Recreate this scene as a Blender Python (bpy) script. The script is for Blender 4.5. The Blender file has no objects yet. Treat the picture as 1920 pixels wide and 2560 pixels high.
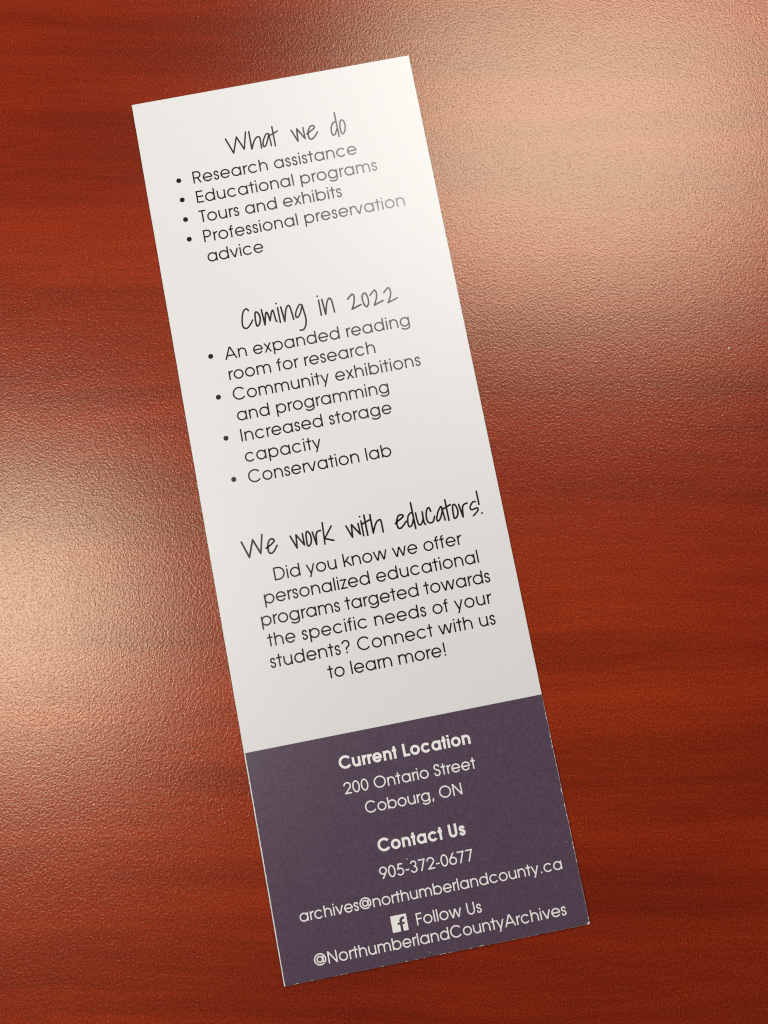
import bpy, math, random
from mathutils import Matrix, Vector

# ------------------------------------------------------------------ camera, light, exposure
scene = bpy.context.scene
COL = scene.collection
MM = 0.001

cam_data = bpy.data.cameras.new("camera")
cam_data.sensor_fit = 'VERTICAL'
cam_data.sensor_height = 34.6
cam_data.lens = 34.6 * 1924.0 / 2560.0
cam_data.clip_start = 0.005
cam_data.clip_end = 50.0
cam = bpy.data.objects.new("camera", cam_data)
COL.objects.link(cam)
rot = Matrix(((0.9999908681503598, -6.254812537317966e-05, -0.004273137444753432),
              (-0.0003241136402283573, 0.9959031282058576, -0.09042595965836098),
              (0.004261286922745244, 0.0904265188842262, 0.995894013495534)))
cam.matrix_world = Matrix.Translation((0.00529669, -0.01485584, 0.13195288)) @ rot.to_4x4()
scene.camera = cam

world = bpy.data.worlds.new("World")
scene.world = world
world.use_nodes = True
bg = world.node_tree.nodes["Background"]
bg.inputs["Color"].default_value = (0.93, 0.93, 1.0, 1)
bg.inputs["Strength"].default_value = 0.06

def panel_lamp(name, loc, aim, sx, sy, power, col):
    d = bpy.data.lights.new(name, 'AREA')
    d.shape = 'RECTANGLE'
    d.size, d.size_y = sx, sy
    d.energy = power
    d.color = col
    o = bpy.data.objects.new(name, d)
    COL.objects.link(o)
    o.location = loc
    o.rotation_euler = (Vector(loc) - Vector(aim)).to_track_quat('Z', 'Y').to_euler()
    return o

# two soft panels: one beyond the far right corner, one off to the left
panel_lamp("panel_lamp", (0.146, 0.303, 0.38), (0.146, 0.303, 0.0), 0.28, 0.235, 2.2, (1.0, 0.965, 0.915))
panel_lamp("panel_lamp", (-0.245, -0.034, 0.38), (-0.245, -0.034, 0.0), 0.152, 0.16, 1.22, (1.0, 0.96, 0.905))

scene.view_settings.view_transform = 'Standard'
scene.view_settings.look = 'None'
scene.view_settings.exposure = 0.0
scene.view_settings.gamma = 1.0
scene.view_settings.use_curve_mapping = False
scene.cycles.use_denoising = False
scene.cycles.filter_width = 1.15

# ------------------------------------------------------------------ materials
def new_mat(name):
    m = bpy.data.materials.new(name)
    m.use_nodes = True
    nt = m.node_tree
    return m, nt, nt.nodes["Principled BSDF"]

def N(nt, kind, **kw):
    n = nt.nodes.new(kind)
    for k, v in kw.items():
        if k in n.inputs.keys():
            n.inputs[k].default_value = v
        else:
            setattr(n, k, v)
    return n

def noise(nt, vec, scale, detail=2.0, rough=0.5, dist=0.0):
    n = N(nt, 'ShaderNodeTexNoise', Scale=scale, Detail=detail, Roughness=rough, Distortion=dist)
    nt.links.new(vec, n.inputs["Vector"])
    return n.outputs["Fac"]

def mapping(nt, vec, scale=(1, 1, 1), rot=0.0, loc=(0, 0, 0)):
    n = N(nt, 'ShaderNodeMapping')
    n.inputs["Scale"].default_value = scale
    n.inputs["Rotation"].default_value = (0, 0, rot)
    n.inputs["Location"].default_value = loc
    nt.links.new(vec, n.inputs["Vector"])
    return n.outputs["Vector"]

def math_node(nt, op, a, b):
    n = N(nt, 'ShaderNodeMath', operation=op)
    for i, v in enumerate((a, b)):
        if isinstance(v, (int, float)):
            n.inputs[i].default_value = v
        else:
            nt.links.new(v, n.inputs[i])
    return n.outputs[0]

def ramp(nt, fac, stops):
    n = N(nt, 'ShaderNodeValToRGB')
    e = n.color_ramp.elements
    while len(e) < len(stops):
        e.new(0.5)
    for el, (p, c) in zip(e, stops):
        el.position = p
        el.color = (*c, 1)
    nt.links.new(fac, n.inputs["Fac"])
    return n.outputs["Color"]

def lacquered(nt, color, normal, rough, ior, tint=(1, 1, 1), dist='BECKMANN'):
    """diffuse body under a clear sheen"""
    out = nt.nodes["Material Output"]
    nt.nodes.remove(nt.nodes["Principled BSDF"])
    dif = N(nt, 'ShaderNodeBsdfDiffuse')
    gl = N(nt, 'ShaderNodeBsdfAnisotropic')
    gl.distribution = dist
    gl.inputs["Roughness"].default_value = rough
    gl.inputs["Color"].default_value = (*tint, 1)
    fr = N(nt, 'ShaderNodeFresnel')
    fr.inputs["IOR"].default_value = ior
    mix = N(nt, 'ShaderNodeMixShader')
    nt.links.new(color, dif.inputs["Color"])
    for n in (dif, gl, fr):
        nt.links.new(normal, n.inputs["Normal"])
    nt.links.new(fr.outputs[0], mix.inputs[0])
    nt.links.new(dif.outputs[0], mix.inputs[1])
    nt.links.new(gl.outputs[0], mix.inputs[2])
    nt.links.new(mix.outputs[0], out.inputs["Surface"])

def dust(nt, co, c, scale, radius, sparse, color):
    """scattered specks of another colour, each with its own size"""
    wob = N(nt, 'ShaderNodeVectorMath', operation='ADD')
    nz = N(nt, 'ShaderNodeTexNoise', Scale=5000.0)
    nt.links.new(co, nz.inputs["Vector"])
    sc = N(nt, 'ShaderNodeVectorMath', operation='SCALE')
    sc.inputs["Scale"].default_value = 0.00018
    nt.links.new(nz.outputs["Color"], sc.inputs[0])
    nt.links.new(co, wob.inputs[0]); nt.links.new(sc.outputs[0], wob.inputs[1])
    v = N(nt, 'ShaderNodeTexVoronoi', Scale=scale)
    v.voronoi_dimensions = '2D'
    nt.links.new(wob.outputs[0], v.inputs["Vector"])
    rnd = N(nt, 'ShaderNodeSeparateColor')
    nt.links.new(v.outputs["Color"], rnd.inputs[0])
    size = math_node(nt, 'MULTIPLY', math_node(nt, 'ADD', rnd.outputs[1], 0.35), radius)
    dot = math_node(nt, 'LESS_THAN', v.outputs["Distance"], size)
    dot = math_node(nt, 'MULTIPLY', dot, math_node(nt, 'GREATER_THAN', rnd.outputs[0], sparse))
    mix = N(nt, 'ShaderNodeMix', data_type='RGBA')
    nt.links.new(dot, mix.inputs[0])
    nt.links.new(c, mix.inputs[6])
    mix.inputs[7].default_value = (*color, 1)
    return mix.outputs[2]

def wood_material():
    m, nt, b = new_mat("mahogany_laminate")
    co = N(nt, 'ShaderNodeTexCoord').outputs["Object"]
    # slow waviness of the grain
    warp = noise(nt, mapping(nt, co, (9, 22, 1)), 1.0, 2.0, 0.5)
    wv = N(nt, 'ShaderNodeCombineXYZ')
    nt.links.new(math_node(nt, 'MULTIPLY', math_node(nt, 'SUBTRACT', warp, 0.5), 0.010), wv.inputs['Y'])
    add = N(nt, 'ShaderNodeVectorMath', operation='ADD')
    nt.links.new(co, add.inputs[0]); nt.links.new(wv.outputs[0], add.inputs[1])
    g = add.outputs[0]
    broad = noise(nt, mapping(nt, g, (5, 62, 1), -0.03, (3.1, 1.7, 0)), 1.0, 5.0, 0.58)
    streak = noise(nt, mapping(nt, g, (18, 520, 1), -0.03, (0.3, 5.2, 0)), 1.0, 4.0, 0.65)
    fine = noise(nt, mapping(nt, g, (130, 3000, 1), -0.03), 1.0, 2.0, 0.6)
    # growth bands: sharp on one side, fading on the other
    ring = math_node(nt, 'FRACT', math_node(nt, 'MULTIPLY', broad, 7.0), 0.0)
    f = math_node(nt, 'ADD', math_node(nt, 'MULTIPLY', broad, 0.50), math_node(nt, 'MULTIPLY', streak, 0.09))
    f = math_node(nt, 'ADD', f, math_node(nt, 'MULTIPLY', fine, 0.12))
    f = math_node(nt, 'ADD', f, math_node(nt, 'MULTIPLY', ring, 0.04))
    c = ramp(nt, f, [(0.27, (0.165, 0.0105, 0.0021)), (0.37, (0.240, 0.0160, 0.0026)),
                     (0.44, (0.290, 0.0205, 0.0031)), (0.58, (0.385, 0.0345, 0.0048))])
    # slow drift between browner and more orange patches
    drift = ramp(nt, noise(nt, mapping(nt, co, (7, 13, 1), 0.2, (1.35, 0.4, 0)), 1.0, 2.0, 0.5),
                 [(0.36, (0.84, 0.86, 0.9)), (0.5, (1.0, 1.0, 1.0)), (0.64, (1.15, 1.38, 1.1))])
    dm = N(nt, 'ShaderNodeMix', data_type='RGBA', blend_type='MULTIPLY')
    dm.inputs[0].default_value = 1.0
    nt.links.new(c, dm.inputs[6]); nt.links.new(drift, dm.inputs[7])
    c = dm.outputs[2]
    # sparkle of the embossed surface, painted into the colour as fine flecks
    speck = ramp(nt, noise(nt, co, 3200.0, 2.0, 0.7), [(0.30, (0.58, 0.50, 0.45)), (0.5, (1.0, 1.0, 1.0)), (0.62, (1.22, 1.45, 1.5)), (0.72, (1.7, 2.8, 3.2))])
    mul = N(nt, 'ShaderNodeMix', data_type='RGBA', blend_type='MULTIPLY')
    mul.inputs[0].default_value = 1.0
    nt.links.new(c, mul.inputs[6]); nt.links.new(speck, mul.inputs[7])
    c = mul.outputs[2]
    # stray dust
    c = dust(nt, co, c, 30.0, 0.0042, 0.88, (0.62, 0.52, 0.45))
    # pebbled laminate embossing, about half a millimetre across
    peb = noise(nt, co, 2400.0, 2.0, 0.55, 0.6)
    peb2 = noise(nt, co, 5200.0, 1.0, 0.5, 0.3)
    h = math_node(nt, 'ADD', peb, math_node(nt, 'MULTIPLY', peb2, 0.25))
    bump = N(nt, 'ShaderNodeBump', Strength=1.0, Distance=0.000045)
    nt.links.new(h, bump.inputs["Height"])
    lacquered(nt, c, bump.outputs[0], 0.265, 1.67, (1.0, 0.86, 0.62), 'GGX')
    return m

def card_material(name, stops, rough, specks=None, ior=1.5):
    m, nt, b = new_mat(name)
    co = N(nt, 'ShaderNodeTexCoord').outputs["Object"]
    f = noise(nt, co, 2600.0, 2.0, 0.6)
    c = ramp(nt, f, stops)
    if specks:
        c = dust(nt, co, c, *specks)
    bump = N(nt, 'ShaderNodeBump', Strength=1.0, Distance=0.000005)
    nt.links.new(noise(nt, co, 5200.0, 2.0, 0.6), bump.inputs["Height"])
    lacquered(nt, c, bump.outputs[0], rough, ior)
    return m

M_WOOD = wood_material()
M_PAPER = card_material("coated_card", [(0.3, (0.765, 0.762, 0.757)), (0.7, (0.79, 0.787, 0.782))], 0.42,
                        (60.0, 0.0040, 0.70, (0.50, 0.47, 0.43)))
M_BAND = card_material("purple_print", [(0.28, (0.080, 0.051, 0.081)), (0.5, (0.098, 0.063, 0.099)),
                                        (0.72, (0.117, 0.077, 0.118))], 0.40, (75.0, 0.0085, 0.72, (0.6, 0.58, 0.55)))
M_INK = card_material("black_print", [(0.3, (0.010, 0.008, 0.007)), (0.7, (0.014, 0.011, 0.010))], 0.32, None, 1.8)
M_KNOCK = card_material("unprinted_card", [(0.3, (0.91, 0.90, 0.87)), (0.7, (0.94, 0.93, 0.90))], 0.38)

# ------------------------------------------------------------------ tabletop
def mesh_object(name, verts, faces, mat, parent=None):
    me = bpy.data.meshes.new(name)
    me.from_pydata(verts, [], faces)
    me.update()
    me.materials.append(mat)
    o = bpy.data.objects.new(name, me)
    COL.objects.link(o)
    if parent is not None:
        o.parent = parent
    return o

def slab(x0, y0, x1, y1, z0, z1, r, n=5):
    """rectangular board with a rounded top edge"""
    prof = [(0.0, z0), (0.0, z1 - r)]
    for i in range(1, n + 1):
        a = math.pi / 2 * i / n
        prof.append((r - r * math.cos(a), z1 - r + r * math.sin(a)))
    v, f = [], []
    for ins, z in prof:
        v += [(x0 + ins, y0 + ins, z), (x1 - ins, y0 + ins, z), (x1 - ins, y1 - ins, z), (x0 + ins, y1 - ins, z)]
    for k in range(len(prof) - 1):
        for j in range(4):
            a, b_ = 4 * k + j, 4 * k + (j + 1) % 4
            f.append((a, b_, b_ + 4, a + 4))
    f.append((3, 2, 1, 0))
    t = 4 * (len(prof) - 1)
    f.append((t, t + 1, t + 2, t + 3))
    return v, f

v, f = slab(-0.75, -0.35, 0.75, 0.55, -0.028, 0.0, 0.003)
table = mesh_object("tabletop", v, f, M_WOOD)
table["kind"] = "structure"
table["label"] = "reddish brown mahogany wood-grain tabletop with a pebbled semi-gloss surface"

# ------------------------------------------------------------------ bookmark
CW, CH, CT = 50.8, 153.58, 0.34         # card size in mm
X0, X1, Y0, Y1 = -CW / 2, CW / 2, -CH / 2, CH / 2

def curl(x, y):
    """height of the card's underside above the table in mm: its lower end lifts very slightly"""
    a = max(0.0, (-y - 20.0) / 57.0)
    b_ = max(0.0, (y - 45.0) / 32.0)
    return 0.12 + 0.26 * a * a + 0.10 * b_ * b_

def top(x, y, lift=0.0):
    return (x * MM, y * MM, (curl(x, y) + CT + lift) * MM)

bookmark = bpy.data.objects.new("bookmark", None)
bookmark.empty_display_size = 0.02
COL.objects.link(bookmark)
bookmark.rotation_euler = (0, 0, 0.19098228643589044)
bookmark["label"] = "white cardstock bookmark with printed lists and purple contact panel on the tabletop"
bookmark["category"] = "bookmark"

def card_sheet():
    nx, ny = 8, 90
    r = 0.05
    v, f = [], []
    xs = [X0 + r] + [X0 + CW * i / nx for i in range(1, nx)] + [X1 - r]
    ys = [Y0 + r] + [Y0 + CH * j / ny for j in range(1, ny)] + [Y1 - r]
    for y in ys:
        for x in xs:
            v.append(top(x, y))
    n = nx + 1
    for j in range(ny):
        for i in range(nx):
            f.append((j * n + i, j * n + i + 1, (j + 1) * n + i + 1, (j + 1) * n + i))
    # rim: top loop -> outer loop (rounded cut edge) -> underside
    loop = [i for i in range(n)] + [j * n + nx for j in range(1, ny + 1)] + \
           [ny * n + i for i in range(nx - 1, -1, -1)] + [j * n for j in range(ny - 1, 0, -1)]
    rng = random.Random(4)
    prev = loop
    for dz, out in ((-0.05, 1.0), (-0.29, 1.0), (-0.34, 0.6)):
        cur = []
        for k in loop:
            x, y, z = v[k]
            x /= MM; y /= MM
            sx = -1 if x < X0 + 0.06 else (1 if x > X1 - 0.06 else 0)
            sy = -1 if y < Y0 + 0.06 else (1 if y > Y1 - 0.06 else 0)
            j = rng.uniform(-0.012, 0.012)
            cur.append(len(v))
            v.append(((x + sx * (r * out + j)) * MM, (y + sy * (r * out + j)) * MM, z + dz * MM))
        for i in range(len(loop)):
            a, b_ = i, (i + 1) % len(loop)
            f.append((prev[b_], prev[a], cur[a], cur[b_]))
        prev = cur
    f.append(tuple(reversed(prev)))
    return v, f

v, f = card_sheet()
sheet = mesh_object("card_sheet", v, f, M_PAPER, bookmark)

def purple_band(ytop):
    rng = random.Random(11)
    nx, ny = 150, 150
    v, f = [], []
    def chip(amount, p):
        return rng.uniform(0.4, 1.0) * amount if rng.random() < p else rng.uniform(0.0, 0.04)
    bot = [chip(0.12, 0.10) for _ in range(nx + 1)]
    for j in range(ny + 1):
        y = Y0 + 0.02 + (ytop - Y0 - 0.02) * j / ny
        left = X0 + 0.20 + rng.uniform(-0.03, 0.03)
        right = X1 - 0.03 - chip(0.15, 0.16)
        if j < 2:
            right -= 0.25 * (2 - j)
        for i in range(nx + 1):
            t = i / nx
            # only the outermost cells carry the ragged edge
            x = left + (right - left) * t
            yy = y
            if j == 0:
                yy += bot[i]
            v.append(top(x, yy, 0.006))
    n = nx + 1
    for j in range(ny):
        for i in range(nx):
            f.append((j * n + i, j * n + i + 1, (j + 1) * n + i + 1, (j + 1) * n + i))
    return v, f

v, f = purple_band(-39.2)
band = mesh_object("purple_panel", v, f, M_BAND, bookmark)

# ------------------------------------------------------------------ strokes -> flat printed shapes
def arc(cx, cy, rx, ry, a0, a1, n=None):
    if n is None:
        n = max(6, int(abs(a1 - a0) / 7))
    return [(cx + rx * math.cos(math.radians(a0 + (a1 - a0) * i / n)),
             cy + ry * math.sin(math.radians(a0 + (a1 - a0) * i / n))) for i in range(n + 1)]

def spline(pts, closed=False, n=7):
    out = []
    m = len(pts)
    rng_ = range(m) if closed else range(m - 1)
    for i in rng_:
        if closed:
            p0, p1, p2, p3 = (pts[(i + k - 1) % m] for k in range(4))
        else:
            p1, p2 = pts[i], pts[i + 1]
            p0 = pts[i - 1] if i else (2 * p1[0] - p2[0], 2 * p1[1] - p2[1])
            p3 = pts[i + 2] if i + 2 < m else (2 * p2[0] - p1[0], 2 * p2[1] - p1[1])
        for k in range(n):
            t = k / n
            out.append(tuple(0.5 * (2 * p1[q] + (p2[q] - p0[q]) * t + (2 * p0[q] - 5 * p1[q] + 4 * p2[q] - p3[q]) * t * t
                                    + (3 * p1[q] - p0[q] - 3 * p2[q] + p3[q]) * t ** 3) for q in (0, 1)))
    if not closed:
        out.append(tuple(pts[-1]))
    return out

def clip_poly(poly, lo, hi):
    for lim, sgn in ((lo, 1), (hi, -1)):
        res = []
        for i in range(len(poly)):
            a, b_ = poly[i], poly[(i + 1) % len(poly)]
            ia, ib = sgn * (a[1] - lim) >= 0, sgn * (b_[1] - lim) >= 0
            if ia:
                res.append(a)
            if ia != ib:
                t = (lim - a[1]) / (b_[1] - a[1])
                res.append((a[0] + (b_[0] - a[0]) * t, lim))
        poly = res
        if not poly:
            return []
    return poly

def ribbon(pts, w, closed=False, clip=None):
    """list of polygons of a constant-width mitred stroke"""
    p = [pts[0]]
    for q in pts[1:]:
        if math.hypot(q[0] - p[-1][0], q[1] - p[-1][1]) > 1e-6:
            p.append(q)
    if closed and math.hypot(p[0][0] - p[-1][0], p[0][1] - p[-1][1]) < 1e-6:
        p.pop()
    m = len(p)
    L, R = [], []
    for i in range(m):
        if closed:
            a, b_, c = p[i - 1], p[i], p[(i + 1) % m]
        else:
            b_ = p[i]
            a = p[i - 1] if i else None
            c = p[i + 1] if i + 1 < m else None
        d1 = d2 = None
        if a is not None:
            l = math.hypot(b_[0] - a[0], b_[1] - a[1]); d1 = ((b_[0] - a[0]) / l, (b_[1] - a[1]) / l)
        if c is not None:
            l = math.hypot(c[0] - b_[0], c[1] - b_[1]); d2 = ((c[0] - b_[0]) / l, (c[1] - b_[1]) / l)
        d1 = d1 or d2; d2 = d2 or d1
        n1, n2 = (-d1[1], d1[0]), (-d2[1], d2[0])
        mx, my = n1[0] + n2[0], n1[1] + n2[1]
        l2 = mx * mx + my * my
        if l2 < 0.03:
            l2 = 0.03
        k = w / l2                      # half width * 2 / |n1+n2|^2
        L.append((b_[0] + mx * k, b_[1] + my * k))
        R.append((b_[0] - mx * k, b_[1] - my * k))
    polys = []
    for i in range(m if closed else m - 1):
        j = (i + 1) % m
        q = [R[i], R[j], L[j], L[i]]
        if clip:
            q = clip_poly(q, *clip)
        if len(q) > 2:
            polys.append(q)
    return polys

def disc(cx, cy, r, n=20):
    return [(cx + r * math.cos(2 * math.pi * i / n), cy + r * math.sin(2 * math.pi * i / n)) for i in range(n)]

# ------------------------------------------------------------------ geometric sans lettering (1000 units per em)
XH, CAP, DESC = 547.0, 740.0, -192.0
ADV = dict(zip("abcdefghijklmnopqrstuvwxyz",
               (683, 682, 647, 685, 650, 314, 673, 610, 200, 203, 502, 200, 938, 610, 655, 682, 682, 301, 388, 339, 608, 554, 831, 480, 536, 425)))
ADV.update(zip("ACDEFILNOPRSTU", (740, 813, 744, 536, 485, 226, 462, 740, 869, 592, 607, 498, 426, 655)))
ADV.update({c: 554 for c in "0123456789"})
ADV.update({' ': 277, '!': 295, '?': 591, ',': 277, '.': 277, '-': 332, '@': 867})
DEMI = {'C': 780, 'L': 480, 'U': 640, 'u': 600, 'r': 320, 'e': 640, 'n': 600, 't': 300, 'o': 640, 'c': 640, 'a': 660, 'i': 240, 's': 440, ' ': 280}

def glyph(ch, w, adv):
    """strokes of one letter: (points, closed, clip range) in em units"""
    h = w / 2
    S = []
    def ln(*pts, clip=None): S.append((list(pts), False, clip))
    def cv(pts, closed=False): S.append((pts, closed, None))
    O = 12
    xm = XH / 2
    def bowl(cx, rx): cv(arc(cx, xm, rx, xm + O - h, 0, 360)[:-1], True)
    def arch(xa, xb, yb=0.0):
        rx = (xb - xa) / 2
        ry = min(rx * 1.06, 262 - h)
        cy = XH + O - h - ry
        cv(arc((xa + xb) / 2, cy, rx, ry, 172, 0) + [(xb, yb)])
    if ch in 'oabdpqg':
        if ch == 'o':
            bowl(adv / 2, adv / 2 - 38 - h)
        elif ch in 'adqg':
            xr = adv - 62 - h
            l_ = 42 + h
            bowl((l_ + xr) / 2, (xr - l_) / 2)
            if ch == 'a': ln((xr, 0), (xr, XH))
            if ch == 'd': ln((xr, 0), (xr, CAP))
            if ch == 'q': ln((xr, DESC), (xr, XH))
            if ch == 'g':
                cx, rx = (l_ + xr) / 2 + 2, (xr - l_) / 2 - 2
                cv([(xr, XH), (xr, 10)] + arc(cx, 10, rx, 10 - DESC - h + 6, 0, -158)[1:])
        else:
            xl = 62 + h
            r_ = adv - 42 - h
            bowl((xl + r_) / 2, (r_ - xl) / 2)
            ln((xl, 0 if ch == 'b' else DESC), (xl, CAP if ch == 'b' else XH))
    elif ch == 'c':
        cv(arc(42 + 293, xm, 293 - h, xm + O - h, 38, 322))
    elif ch == 'e':
        rx = (adv - 76) / 2 - h
        cx = adv / 2
        yb = xm - 6
        a = math.degrees(math.asin((yb - xm) / (xm + O - h)))
        cv(arc(cx, xm, rx, xm + O - h, a, 327))
        ln((cx - rx, yb), (cx + rx + h * 0.9, yb))
    elif ch == 'f':
        x = 98 + h
        cv([(x, 0), (x, 610)] + arc(x + 130, 610, 130, 740 + 6 - h - 610, 180, 92)[1:])
        ln((18, XH - h), (282, XH - h))
    elif ch in 'hn':
        xl, xr = 58 + h, adv - 58 - h
        ln((xl, 0), (xl, CAP if ch == 'h' else XH))
        arch(xl, xr)
    elif ch == 'm':
        xl, xr = 58 + h, adv - 58 - h
        xc = (xl + xr) / 2
        ln((xl, 0), (xl, XH)); arch(xl, xc); arch(xc, xr)
    elif ch == 'u':
        xl, xr = 57 + h, adv - 57 - h
        rx = (xr - xl) / 2
        ry = min(rx * 1.06, 262 - h)
        cv([(xl, XH)] + arc((xl + xr) / 2, -O + h + ry, rx, ry, 180, 352))
        ln((xr, 0), (xr, XH))
    elif ch == 'r':
        x = 62 + h
        ln((x, 0), (x, XH))
        R_ = 215
        cv(arc(x + R_, XH + 8 - h - R_, R_, R_, 172, 88 if w < 100 else 92))
    elif ch == 'i':
        x = adv / 2
        ln((x, 0), (x, XH)); ln((x, CAP - min(w * 1.15, 112)), (x, CAP))
    elif ch == 'l':
        ln((adv / 2, 0), (adv / 2, CAP))
    elif ch == 's':
        l_, r_ = 38 + h, adv - 38 - h
        c, W_ = adv / 2, r_ - l_
        T, B = XH + O - h, -O + h
        k = T - B
        cv(spline([(r_ - 0.02 * W_, B + .74 * k), (r_ - .17 * W_, B + .94 * k), (c, T), (l_ + .15 * W_, T - .07 * k),
                   (l_ + .02 * W_, T - .24 * k), (l_ + .14 * W_, T - .39 * k), (c + .02 * W_, B + .52 * k),
                   (r_ - .11 * W_, B + .41 * k), (r_, B + .25 * k), (r_ - .14 * W_, B + .07 * k), (c - .02 * W_, B),
                   (l_ + .12 * W_, B + .08 * k), (l_ - .02 * W_, B + .28 * k)], n=6))
    elif ch == 't':
        x = adv / 2
        ln((x, 0), (x, CAP - 30)); ln((10, XH - h), (adv - (14 if w < 110 else 34), XH - h))
    elif ch == 'k':
        x = 62 + h
        ln((x, 0), (x, CAP))
        ln((adv + 5, XH + 90), (x + 10, 225), clip=(0, XH)); ln((x + 120, 345), (adv + 40, -60), clip=(0, XH))
    elif ch == 'v':
        e = 60
        sl = (adv / 2 - 15 - h * 1.08) / XH
        ln((15 + h * 1.08 - sl * e, XH + e), (adv / 2, -h * .35), (adv - 15 - h * 1.08 + sl * e, XH + e), clip=(0, XH))
    elif ch == 'w':
        a0, a1 = 14 + h * 1.05, adv - 14 - h * 1.05
        q = (a1 - a0) / 4
        sl = q / XH * 60
        ln((a0 - sl, XH + 60), (a0 + q, -h * .4), (a0 + 2 * q, XH + h * .4), (a0 + 3 * q, -h * .4), (a1 + sl, XH + 60), clip=(0, XH))
    elif ch == 'x':
        a0, a1 = 14 + h * 1.25, adv - 14 - h * 1.25
        d = (a1 - a0) / XH * 60
        ln((a0 - d, -60), (a1 + d, XH + 60), clip=(0, XH)); ln((a0 - d, XH + 60), (a1 + d, -60), clip=(0, XH))
    elif ch == 'y':
        a0, a1 = 14 + h * 1.1, adv - 14 - h * 1.1
        c = adv / 2 - 8
        sl = (a1 - c) / XH
        ln((a1 + sl * 60, XH + 60), (c - sl * 260, -260), clip=(DESC, XH))
        ln((a0 - sl * 60, XH + 60), (c + 4, 20), clip=(20, XH))
    elif ch == 'z':
        a0, a1 = 16, adv - 16
        ln((a0, XH - h), (a1 - 2 * h, XH - h)); ln((a0, h), (a1, h))
        ln((a1 - h * 1.2, XH + 0), (a0 + h * 1.2, 0), clip=(0, XH))
        ln((a1 - 2.4 * h, XH - h), (a1, XH - h))
    elif ch == 'A':
        a0, a1 = 14 + h * 1.05, adv - 14 - h * 1.05
        c = adv / 2
        sl = (c - a0) / CAP
        ln((a0 - sl * 60, -60), (c, CAP + h * .3), (a1 + sl * 60, -60), clip=(0, CAP))
        ln((a0 + sl * 225, 225), (a1 - sl * 225, 225))
    elif ch == 'C':
        cv(arc(44 + 383, CAP / 2, 383 - h, CAP / 2 + O - h, 37, 323))
    elif ch == 'O':
        cv(arc(adv / 2, CAP / 2, adv / 2 - 44 - h, CAP / 2 + O - h, 0, 360)[:-1], True)
    elif ch == 'D':
        x = 78 + h
        cv([(x, h), (x, CAP - h), (330, CAP - h)] + arc(330, CAP / 2, adv - 44 - h - 330, CAP / 2 - h, 88, -88) + [(330, h)], True)
    elif ch == 'E':
        x = 78 + h
        ln((x, 0), (x, CAP))
        for y in (h, CAP / 2 + 14, CAP - h): ln((x, y), (adv - 44, y))
    elif ch == 'F':
        x = 78 + h
        ln((x, 0), (x, CAP))
        ln((x, CAP - h), (adv - 36, CAP - h)); ln((x, CAP / 2 + 14), (adv - 60, CAP / 2 + 14))
    elif ch == 'I':
        ln((adv / 2, 0), (adv / 2, CAP))
    elif ch == 'L':
        x = 76 + h
        ln((x, CAP), (x, h), (adv - 20, h))
    elif ch == 'N':
        x, x2 = 76 + h, adv - 76 - h
        ln((x, 0), (x, CAP)); ln((x2, 0), (x2, CAP))
        ln((x - 30, CAP + 34), (x2 + 30, -34), clip=(0, CAP))
    elif ch in 'PR':
        x = 78 + h
        yb = 318 if ch == 'P' else 330
        ry = (CAP - h - yb) / 2
        xr = adv - 46 - h
        ln((x, 0), (x, CAP))
        cv([(x, CAP - h), (xr - ry, CAP - h)] + arc(xr - ry, yb + ry, ry, ry, 86, -86) + [(xr - ry, yb), (x, yb)])
        if ch == 'R':
            ln((x + 210, yb + 30), (adv - 30 - h, -50), clip=(0, yb + 2))
    elif ch == 'S':
        l_, r_ = 46 + h, adv - 46 - h
        c, W_ = adv / 2, r_ - l_
        T, B = CAP + O - h, -O + h
        k = T - B
        cv(spline([(r_ - .03 * W_, B + .77 * k), (r_ - .16 * W_, B + .94 * k), (c, T), (l_ + .17 * W_, T - .06 * k),
                   (l_ + .03 * W_, T - .22 * k), (l_ + .14 * W_, T - .37 * k), (c + .02 * W_, B + .53 * k),
                   (r_ - .12 * W_, B + .43 * k), (r_, B + .27 * k), (r_ - .15 * W_, B + .07 * k), (c - .02 * W_, B),
                   (l_ + .13 * W_, B + .07 * k), (l_ - .02 * W_, B + .27 * k)], n=6))
    elif ch == 'T':
        ln((adv / 2, 0), (adv / 2, CAP - w)); ln((8, CAP - h), (adv - 8, CAP - h))
    elif ch == 'U':
        l_, r_ = 72 + h, adv - 72 - h
        rx = (r_ - l_) / 2
        cv([(l_, CAP), (l_, 250)] + arc(adv / 2, rx * 1.03 - O + h, rx, rx * 1.03, 180, 360)[1:-1] + [(r_, 250), (r_, CAP)])
    elif ch == '0':
        cv(arc(adv / 2, CAP / 2, adv / 2 - 36 - h, CAP / 2 + O - h, 0, 360)[:-1], True)
    elif ch == '2':
        c, rx = adv / 2 - 6, 205
        cy = CAP + O - h - rx
        e = arc(c, cy, rx, rx, 176, -34)
        cv(e + [(76 + h, h + 10)])
        ln((50, h), (adv - 48, h))
    elif ch == '3':
        cv(arc(adv / 2 - 10, 545, 165, 195 + O - h, 168, -88))
        cv(arc(adv / 2 - 10, 208, 208 + 12 - h, 208 + O - h, 86, -170))
    elif ch == '5':
        cv([(adv - 90, CAP - h), (190, CAP - h), (142, 392)])
        cv(arc(adv / 2 - 20, 235, 245 - h, 235 + O - h, 142, -152))
    elif ch in '69':
        base = [(430, 800), (95 + h, 330)]
        s_ = []
        r_ = 250 - h + 4
        ringc = (adv / 2, 238)
        ring = arc(ringc[0], ringc[1], r_, 238 + O - h, 0, 360)[:-1]
        tail = [(ringc[0] - r_ * .93, 330), (398, CAP + 60)]
        if ch == '9':
            ring = [(adv - x, CAP - y) for x, y in ring]
            tail = [(adv - x, CAP - y) for x, y in tail]
        cv(ring, True)
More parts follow.
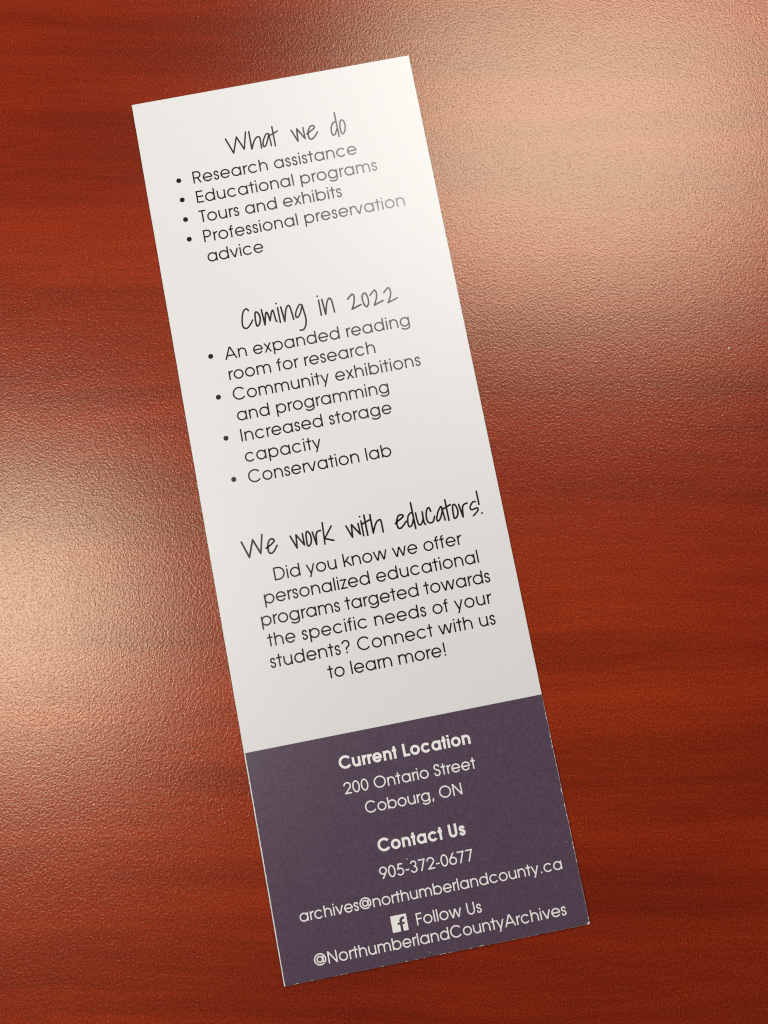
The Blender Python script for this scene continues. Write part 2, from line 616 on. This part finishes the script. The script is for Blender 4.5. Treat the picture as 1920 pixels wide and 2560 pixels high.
        S.append((tail, False, (0, CAP)))
    elif ch == '7':
        ln((46, CAP - h), (adv - 66, CAP - h)); ln((adv - 66 - h, CAP - h * .6), (150, -60), clip=(0, CAP - h * .8))
    elif ch == '-':
        ln((48, 262), (adv - 48, 262))
    elif ch == '!':
        ln((adv / 2, 190), (adv / 2, CAP)); ln((adv / 2, 0), (adv / 2, w * 1.25))
    elif ch == '?':
        c, R_ = adv / 2 - 10, 190
        cv(arc(c, CAP + O - h - R_, R_, R_, 172, -42) + [(c + 20, 305), (c + 6, 190)])
        ln((c + 6, 0), (c + 6, w * 1.25))
    elif ch == '.':
        ln((adv / 2, 0), (adv / 2, w * 1.25))
    elif ch == ',':
        ln((adv / 2 + 18, w * 1.3), (adv / 2 - 30, -105))
    elif ch == '@':
        cx, cy = adv / 2, CAP / 2 - 8
        cv(arc(cx, cy, 390 - h, 372 - h, 318, 0 - 5 - 0 + 0) [:0] + arc(cx, cy, 390 - h, 372 - h, -52, -360))
        cv([(cx + 390 - h, cy)] + spline([(cx + 390 - h, cy), (cx + 372 - h, cy - 120), (cx + 300, cy - 190), (cx + 225, cy - 178), (cx + 190, cy - 120)], n=5)[1:])
        cv(arc(cx - 15, cy - 2, 172, 196 - h * .5, 0, 360)[:-1], True)
        ln((cx + 206, cy + 186), (cx + 168, cy - 150))
    return S

def line_polys(text, xl, xr, yb, size, w, demi=False):
    """set a line of lettering so that its ink runs from xl to xr (mm), baseline yb"""
    table_ = DEMI if demi else ADV
    k = size / 1000.0
    runs, pen = [], 0.0
    for ch in text:
        a = table_.get(ch, ADV.get(ch, 600))
        g = [(p_, c_, cl) for p_, c_, cl in glyph(ch, w, a)]
        runs.append((pen, g))
        pen += a
    def ink(polys): 
        xs = [p_[0] for q in polys for p_ in q]
        return min(xs), max(xs)
    first = [q for p_, c_, cl in runs[0][1] for q in ribbon(p_, w, c_, cl)]
    last = [q for p_, c_, cl in runs[-1][1] for q in ribbon(p_, w, c_, cl)]
    i0 = ink(first)[0]
    i1 = ink(last)[1] + runs[-1][0]
    track = ((xr - xl) / k - (i1 - i0)) / max(1, len(text) - 1)
    out = []
    n = 0
    for idx, (pen, g) in enumerate(runs):
        ox = pen + track * idx - i0
        for p_, c_, cl in g:
            n += 1
            for q in ribbon(p_, w, c_, cl):
                out.append(([(xl + (x + ox) * k, yb + y * k) for x, y in q], n))
    return out, track

def printed(name, polys, mat, parent, lift=0.012):
    v, f = [], []
    for q, n in polys:
        b_ = len(v)
        dz = lift + 0.0007 * (n % 7)
        v += [top(x, y, dz) for x, y in q]
        area = sum(q[i][0] * q[(i + 1) % len(q)][1] - q[(i + 1) % len(q)][0] * q[i][1] for i in range(len(q)))
        idx = list(range(b_, b_ + len(q)))
        f.append(tuple(idx if area > 0 else reversed(idx)))
    return mesh_object(name, v, f, mat, parent)

# ------------------------------------------------------------------ handwritten headings: pen strokes (mm on the card)
HAND = [
 ('What we do', 0.235, [
  ('l', [(-9.943, 67.303), (-8.935, 64.43), (-7.964, 67.323), (-6.957, 64.795), (-6.193, 67.937)]),
  ('l', [(-5.6, 67.9), (-5.622, 64.564)]),
  ('s', [(-5.602, 64.592), (-4.969, 65.962), (-4.413, 66.562), (-3.957, 66.598), (-3.83, 66.053), (-3.883, 64.411)]),
  ('s', [(-2.147, 66.826), (-2.639, 66.844), (-3.264, 65.863), (-3.5, 64.965), (-3.343, 64.588), (-2.894, 65.003), (-2.147, 66.747)]),
  ('l', [(-2.15, 66.811), (-2.052, 64.523)]),
  ('l', [(-1.373, 68.048), (-1.363, 64.356)]),
  ('l', [(-1.919, 66.513), (-0.53, 67.061)]),
  ('l', [(1.889, 66.743), (2.748, 64.46), (2.94, 66.821), (4.103, 64.73), (4.081, 66.818)]),
  ('s', [(4.547, 65.51), (5.465, 66.009), (6.097, 66.422), (5.921, 66.852), (5.431, 66.805), (4.963, 66.139), (4.779, 65.385), (4.841, 64.663), (5.17, 64.41), (5.739, 64.645), (6.507, 65.551)]),
  ('s', [(10.005, 66.808), (9.498, 66.671), (9.08, 65.883), (8.981, 64.875), (9.194, 64.407), (9.591, 64.597), (10.067, 65.531)]),
  ('l', [(10.111, 68.579), (10.166, 63.979)]),
  ('c', [(11.05, 66.92), (11.404, 66.803), (11.603, 66.019), (11.445, 65.022), (11.026, 64.394), (10.721, 64.533), (10.633, 65.34), (10.732, 66.428)]),
 ]),
 ('Coming in 2022', 0.25, [
  ('s', [(-11.414, 35.402), (-11.667, 35.746), (-11.952, 35.743), (-12.351, 35.363), (-12.674, 34.498), (-12.875, 33.464), (-12.825, 32.674), (-12.501, 32.366), (-12.123, 32.36), (-11.569, 32.815), (-10.975, 33.596)]),
  ('c', [(-10.31, 34.832), (-10.064, 34.881), (-9.759, 34.459), (-9.629, 33.7), (-9.791, 32.951), (-10.112, 32.479), (-10.394, 32.388), (-10.499, 32.701), (-10.504, 33.58), (-10.443, 34.35)]),
  ('l', [(-9.179, 35.156), (-9.005, 32.308)]),
  ('s', [(-8.987, 32.354), (-8.801, 33.341), (-8.559, 34.271), (-8.346, 34.502), (-8.191, 34.1), (-7.994, 32.869)]),
  ('s', [(-7.994, 32.869), (-7.676, 33.9), (-7.36, 34.601), (-7.167, 34.514), (-7.068, 33.585), (-6.983, 32.738), (-6.834, 32.513)]),
  ('l', [(-6.322, 34.983), (-6.286, 32.239)]),
  ('d', [(-6.424, 35.738)]),
  ('l', [(-5.742, 34.986), (-5.497, 32.297)]),
  ('s', [(-5.479, 32.294), (-5.218, 33.414), (-4.857, 34.517), (-4.387, 35.012), (-4.134, 34.57), (-4.002, 33.467), (-3.901, 32.353)]),
  ('s', [(-2.028, 34.643), (-2.24, 34.783), (-2.596, 34.658), (-3.119, 33.88), (-3.422, 33.157), (-3.352, 32.605), (-3.005, 32.683), (-2.5, 33.366), (-2.027, 34.545)]),
  ('s', [(-2.025, 34.662), (-1.897, 33.54), (-1.773, 32.147), (-1.936, 31.105), (-2.331, 30.403), (-2.707, 30.166), (-3.137, 30.251)]),
  ('l', [(1.002, 34.927), (0.998, 32.185)]),
  ('d', [(0.913, 35.681)]),
  ('l', [(1.599, 34.956), (1.786, 32.225)]),
  ('s', [(1.813, 32.219), (2.088, 33.34), (2.42, 34.352), (2.805, 34.885), (3.046, 34.896), (3.236, 34.387), (3.335, 33.387), (3.389, 32.299)]),
  ('s', [(6.07, 34.141), (6.514, 34.574), (7.021, 34.886), (7.259, 34.476), (7.161, 33.71), (6.862, 32.886), (6.502, 32.242)]),
  ('l', [(6.5, 32.232), (8.203, 32.768)]),
  ('c', [(9.157, 34.671), (9.41, 34.493), (9.596, 33.719), (9.571, 32.841), (9.27, 32.263), (9.022, 32.214), (8.764, 32.608), (8.604, 33.522), (8.666, 34.198), (8.904, 34.593)]),
  ('s', [(10.07, 34.097), (10.517, 34.539), (11.026, 34.852), (11.232, 34.428), (11.15, 33.608), (10.839, 32.884), (10.481, 32.21)]),
  ('l', [(10.479, 32.2), (12.18, 32.757)]),
  ('s', [(12.533, 34.092), (13.008, 34.569), (13.49, 34.838), (13.717, 34.429), (13.653, 33.605), (13.35, 32.879), (12.951, 32.202)]),
  ('l', [(12.949, 32.192), (14.678, 32.734)]),
 ]),
 ('We work with educators!', 0.255, [
  ('l', [(-19.719, -4.421), (-18.804, -7.252), (-17.751, -4.392), (-16.778, -6.942), (-16.04, -3.805)]),
  ('s', [(-15.739, -6.234), (-15.462, -6.153), (-14.763, -5.766), (-14.172, -5.284), (-14.3, -4.942), (-14.649, -4.841), (-15.074, -5.157), (-15.335, -5.736), (-15.432, -6.453), (-15.36, -7.045), (-15.033, -7.268), (-14.513, -7.004), (-13.799, -6.126)]),
  ('l', [(-11.346, -5.003), (-10.531, -7.219), (-10.329, -4.963), (-9.201, -6.958), (-9.236, -4.97)]),
  ('c', [(-8.495, -4.832), (-8.258, -4.805), (-7.951, -5.31), (-7.878, -6.168), (-8.08, -6.865), (-8.468, -7.261), (-8.694, -7.059), (-8.715, -6.317), (-8.648, -5.382)]),
  ('l', [(-7.509, -5.028), (-7.154, -7.26)]),
  ('s', [(-7.133, -7.264), (-7.054, -6.437), (-6.973, -5.715), (-6.717, -5.186), (-6.375, -5.043), (-6.057, -5.032)]),
  ('l', [(-5.556, -3.758), (-5.739, -7.458)]),
  ('l', [(-4.134, -4.612), (-5.591, -6.497)]),
  ('l', [(-5.599, -6.537), (-4.13, -7.125)]),
  ('l', [(-1.662, -5.098), (-0.886, -7.23), (-0.708, -5.041), (0.508, -6.959), (0.438, -5.076)]),
  ('l', [(1.011, -4.75), (1.018, -7.307)]),
  ('d', [(0.93, -3.963)]),
  ('l', [(1.69, -3.838), (1.73, -7.394)]),
  ('l', [(1.095, -5.317), (2.507, -4.827)]),
  ('l', [(2.717, -3.96), (2.726, -7.18)]),
  ('s', [(2.728, -7.17), (3.115, -6.241), (3.595, -5.457), (4.037, -5.159), (4.333, -5.191), (4.421, -5.731), (4.432, -7.328)]),
  ('s', [(6.712, -6.322), (7.185, -5.979), (7.974, -5.576), (8.285, -5.282), (8.083, -5.018), (7.571, -5.038), (7.154, -5.617), (6.982, -6.396), (7.073, -7.074), (7.39, -7.269), (7.902, -6.985), (8.631, -6.267)]),
  ('s', [(9.986, -5.06), (9.555, -5.026), (9.107, -5.497), (8.885, -6.368), (8.888, -7.131), (9.162, -7.287), (9.59, -6.915), (9.93, -6.067)]),
  ('l', [(9.951, -3.269), (10.007, -7.79)]),
  ('s', [(10.475, -5.158), (10.497, -6.18), (10.617, -7.119), (10.881, -7.324), (11.242, -7.04), (11.553, -6.39)]),
  ('s', [(11.629, -5.184), (11.602, -6.502), (11.633, -7.118), (11.793, -7.434)]),
  ('s', [(13.097, -5.374), (12.921, -4.727), (12.598, -4.816), (12.276, -5.516), (12.159, -6.409), (12.297, -7.098), (12.708, -7.332), (13.206, -7.126), (13.587, -6.337)]),
  ('s', [(15.099, -5.038), (14.86, -4.959), (14.301, -5.715), (13.91, -6.656), (13.871, -7.106), (14.096, -7.252), (14.546, -6.782), (14.987, -5.851), (15.075, -5.155)]),
  ('l', [(15.056, -5.151), (15.25, -7.329)]),
  ('l', [(15.841, -3.878), (15.876, -7.505)]),
  ('l', [(15.232, -5.39), (16.63, -4.873)]),
  ('c', [(17.031, -5.055), (17.3, -4.985), (17.593, -5.554), (17.659, -6.383), (17.384, -7.092), (16.972, -7.367), (16.826, -7.083), (16.827, -6.218), (16.907, -5.418)]),
  ('l', [(18.035, -5.132), (18.372, -7.391)]),
  ('s', [(18.378, -7.361), (18.482, -6.445), (18.622, -5.657), (18.976, -5.268), (19.506, -5.169)]),
  ('s', [(20.928, -5.196), (20.526, -5.167), (20.014, -5.678), (19.845, -6.155), (20.06, -6.453), (20.531, -6.393), (21.012, -6.285), (21.158, -6.569), (20.872, -6.971), (20.148, -7.52)]),
  ('l', [(21.453, -3.48), (21.475, -5.765)]),
  ('d', [(21.693, -7.338)]),
 ]),
]

for text, w, strokes in HAND:
    w *= 1.2
    polys = []
    rng = random.Random(len(text))
    n = 0
    for kind, pts in strokes:
        n += 1
        if kind == 'd':
            polys.append((disc(pts[0][0], pts[0][1], w * 0.56), n)); continue
        if kind == 'l':
            for i in range(len(pts) - 1):
                a, b_ = pts[i], pts[i + 1]
                for q in ribbon([a, b_], w * rng.uniform(0.94, 1.06)):
                    polys.append((q, n))
                n += 1
        else:
            sp = spline(pts, kind == 'c')
            for q in ribbon(sp, w * rng.uniform(0.94, 1.04), kind == 'c'):
                polys.append((q, n))
        if kind != 'c':
            for p_ in (pts if kind == 'l' else (pts[0], pts[-1])):
                n += 1
                polys.append((disc(p_[0], p_[1], w * 0.49, 14), n))
    h_ = printed("script_heading", polys, M_INK, bookmark)
    h_["label"] = "black handwritten-style heading reading " + text

# ------------------------------------------------------------------ black text lines and bullets
SZ, WB = 3.04, 86.0
BLACK = [
    ("Research assistance", -16.90, 12.77, 60.13), ("Educational programs", -16.90, 15.75, 56.45),
    ("Tours and exhibits", -17.00, 8.66, 52.80), ("Professional preservation", -16.87, 19.37, 49.10),
    ("advice", -16.84, -6.85, 45.40),
    ("An expanded reading", -16.92, 15.98, 27.41), ("room for research", -16.80, 9.12, 23.72),
    ("Community exhibitions", -16.72, 16.47, 20.03), ("and programming", -16.66, 10.11, 16.35),
    ("Increased storage", -16.61, 9.92, 12.66), ("capacity", -16.57, -3.20, 8.98),
    ("Conservation lab", -16.62, 8.43, 5.30),
    ("Did you know we offer", -15.24, 17.40, -11.97), ("personalized educational", -17.58, 19.54, -15.58),
    ("programs targeted towards", -18.72, 20.79, -19.16), ("the specific needs of your", -18.28, 20.40, -22.74),
    ("students? Connect with us", -18.48, 20.24, -26.31), ("to learn more!", -9.26, 10.91, -29.87),
]
for text, xl, xr, yb in BLACK:
    polys, tr = line_polys(text, xl, xr, yb, SZ, WB)
    o = printed("text_line", polys, M_INK, bookmark)
    o["label"] = "black printed line reading " + text.rstrip("!?")

BULLETS = [(-19.45, 61.19), (-19.44, 57.56), (-19.47, 53.87), (-19.43, 50.18),
           (-19.32, 28.55), (-19.24, 21.15), (-19.19, 13.79), (-19.11, 6.46)]
for x, y in BULLETS:
    printed("bullet_dot", [(disc(x, y, 0.445, 28), 0)], M_INK, bookmark)

# ------------------------------------------------------------------ white lettering on the purple panel
WHITE = [
    ("Current Location", -10.18, 12.09, -44.85, 2.86, 142.0, True), ("200 Ontario Street", -10.13, 12.16, -48.96, 2.57, 84.0, False),
    ("Cobourg, ON", -7.22, 9.13, -52.62, 2.57, 84.0, False), ("Contact Us", -6.34, 8.34, -59.10, 2.86, 142.0, True),
    ("905-372-0677", -6.88, 8.79, -63.37, 2.57, 84.0, False),
    ("archives@northumberlandcounty.ca", -21.00, 22.84, -67.47, 2.50, 84.0, False),
    ("Follow Us", -2.33, 8.47, -71.60, 2.57, 84.0, False),
    ("@NorthumberlandCountyArchives", -19.90, 22.01, -74.66, 2.57, 84.0, False),
]
for text, xl, xr, yb, sz, w, demi in WHITE:
    polys, tr = line_polys(text, xl, xr, yb, sz, w, demi)
    print("LINE", text, round(tr, 1))
    o = printed("bold_heading" if demi else "text_line", polys, M_KNOCK, band, 0.016)
    o["label"] = ("bold white heading reading " if demi else "white printed line reading ") + text

# square emblem with a lower-case f
ex0, ey0, es = -6.47, -72.0, 2.62
icon = printed("square_emblem", [([(ex0, ey0), (ex0 + es, ey0), (ex0 + es, ey0 + es), (ex0, ey0 + es)], 0)], M_KNOCK, band, 0.016)
icon["label"] = "white square emblem with a purple letter f"
def E_(u, v_): return (ex0 + u * es, ey0 + v_ * es)
hook = [(0.605, 0.0), (0.605, 0.60)] + arc(0.605 + 0.19, 0.62, 0.19, 0.165, 180, 100)[1:] + [(0.845, 0.787)]
polys = [([E_(*p_) for p_ in q], 1) for q in ribbon(hook, 0.165)]
polys += [([E_(*p_) for p_ in q], 2) for q in ribbon([(0.385, 0.475), (0.835, 0.475)], 0.135)]
printed("emblem_letter", polys, M_BAND, icon, 0.019)
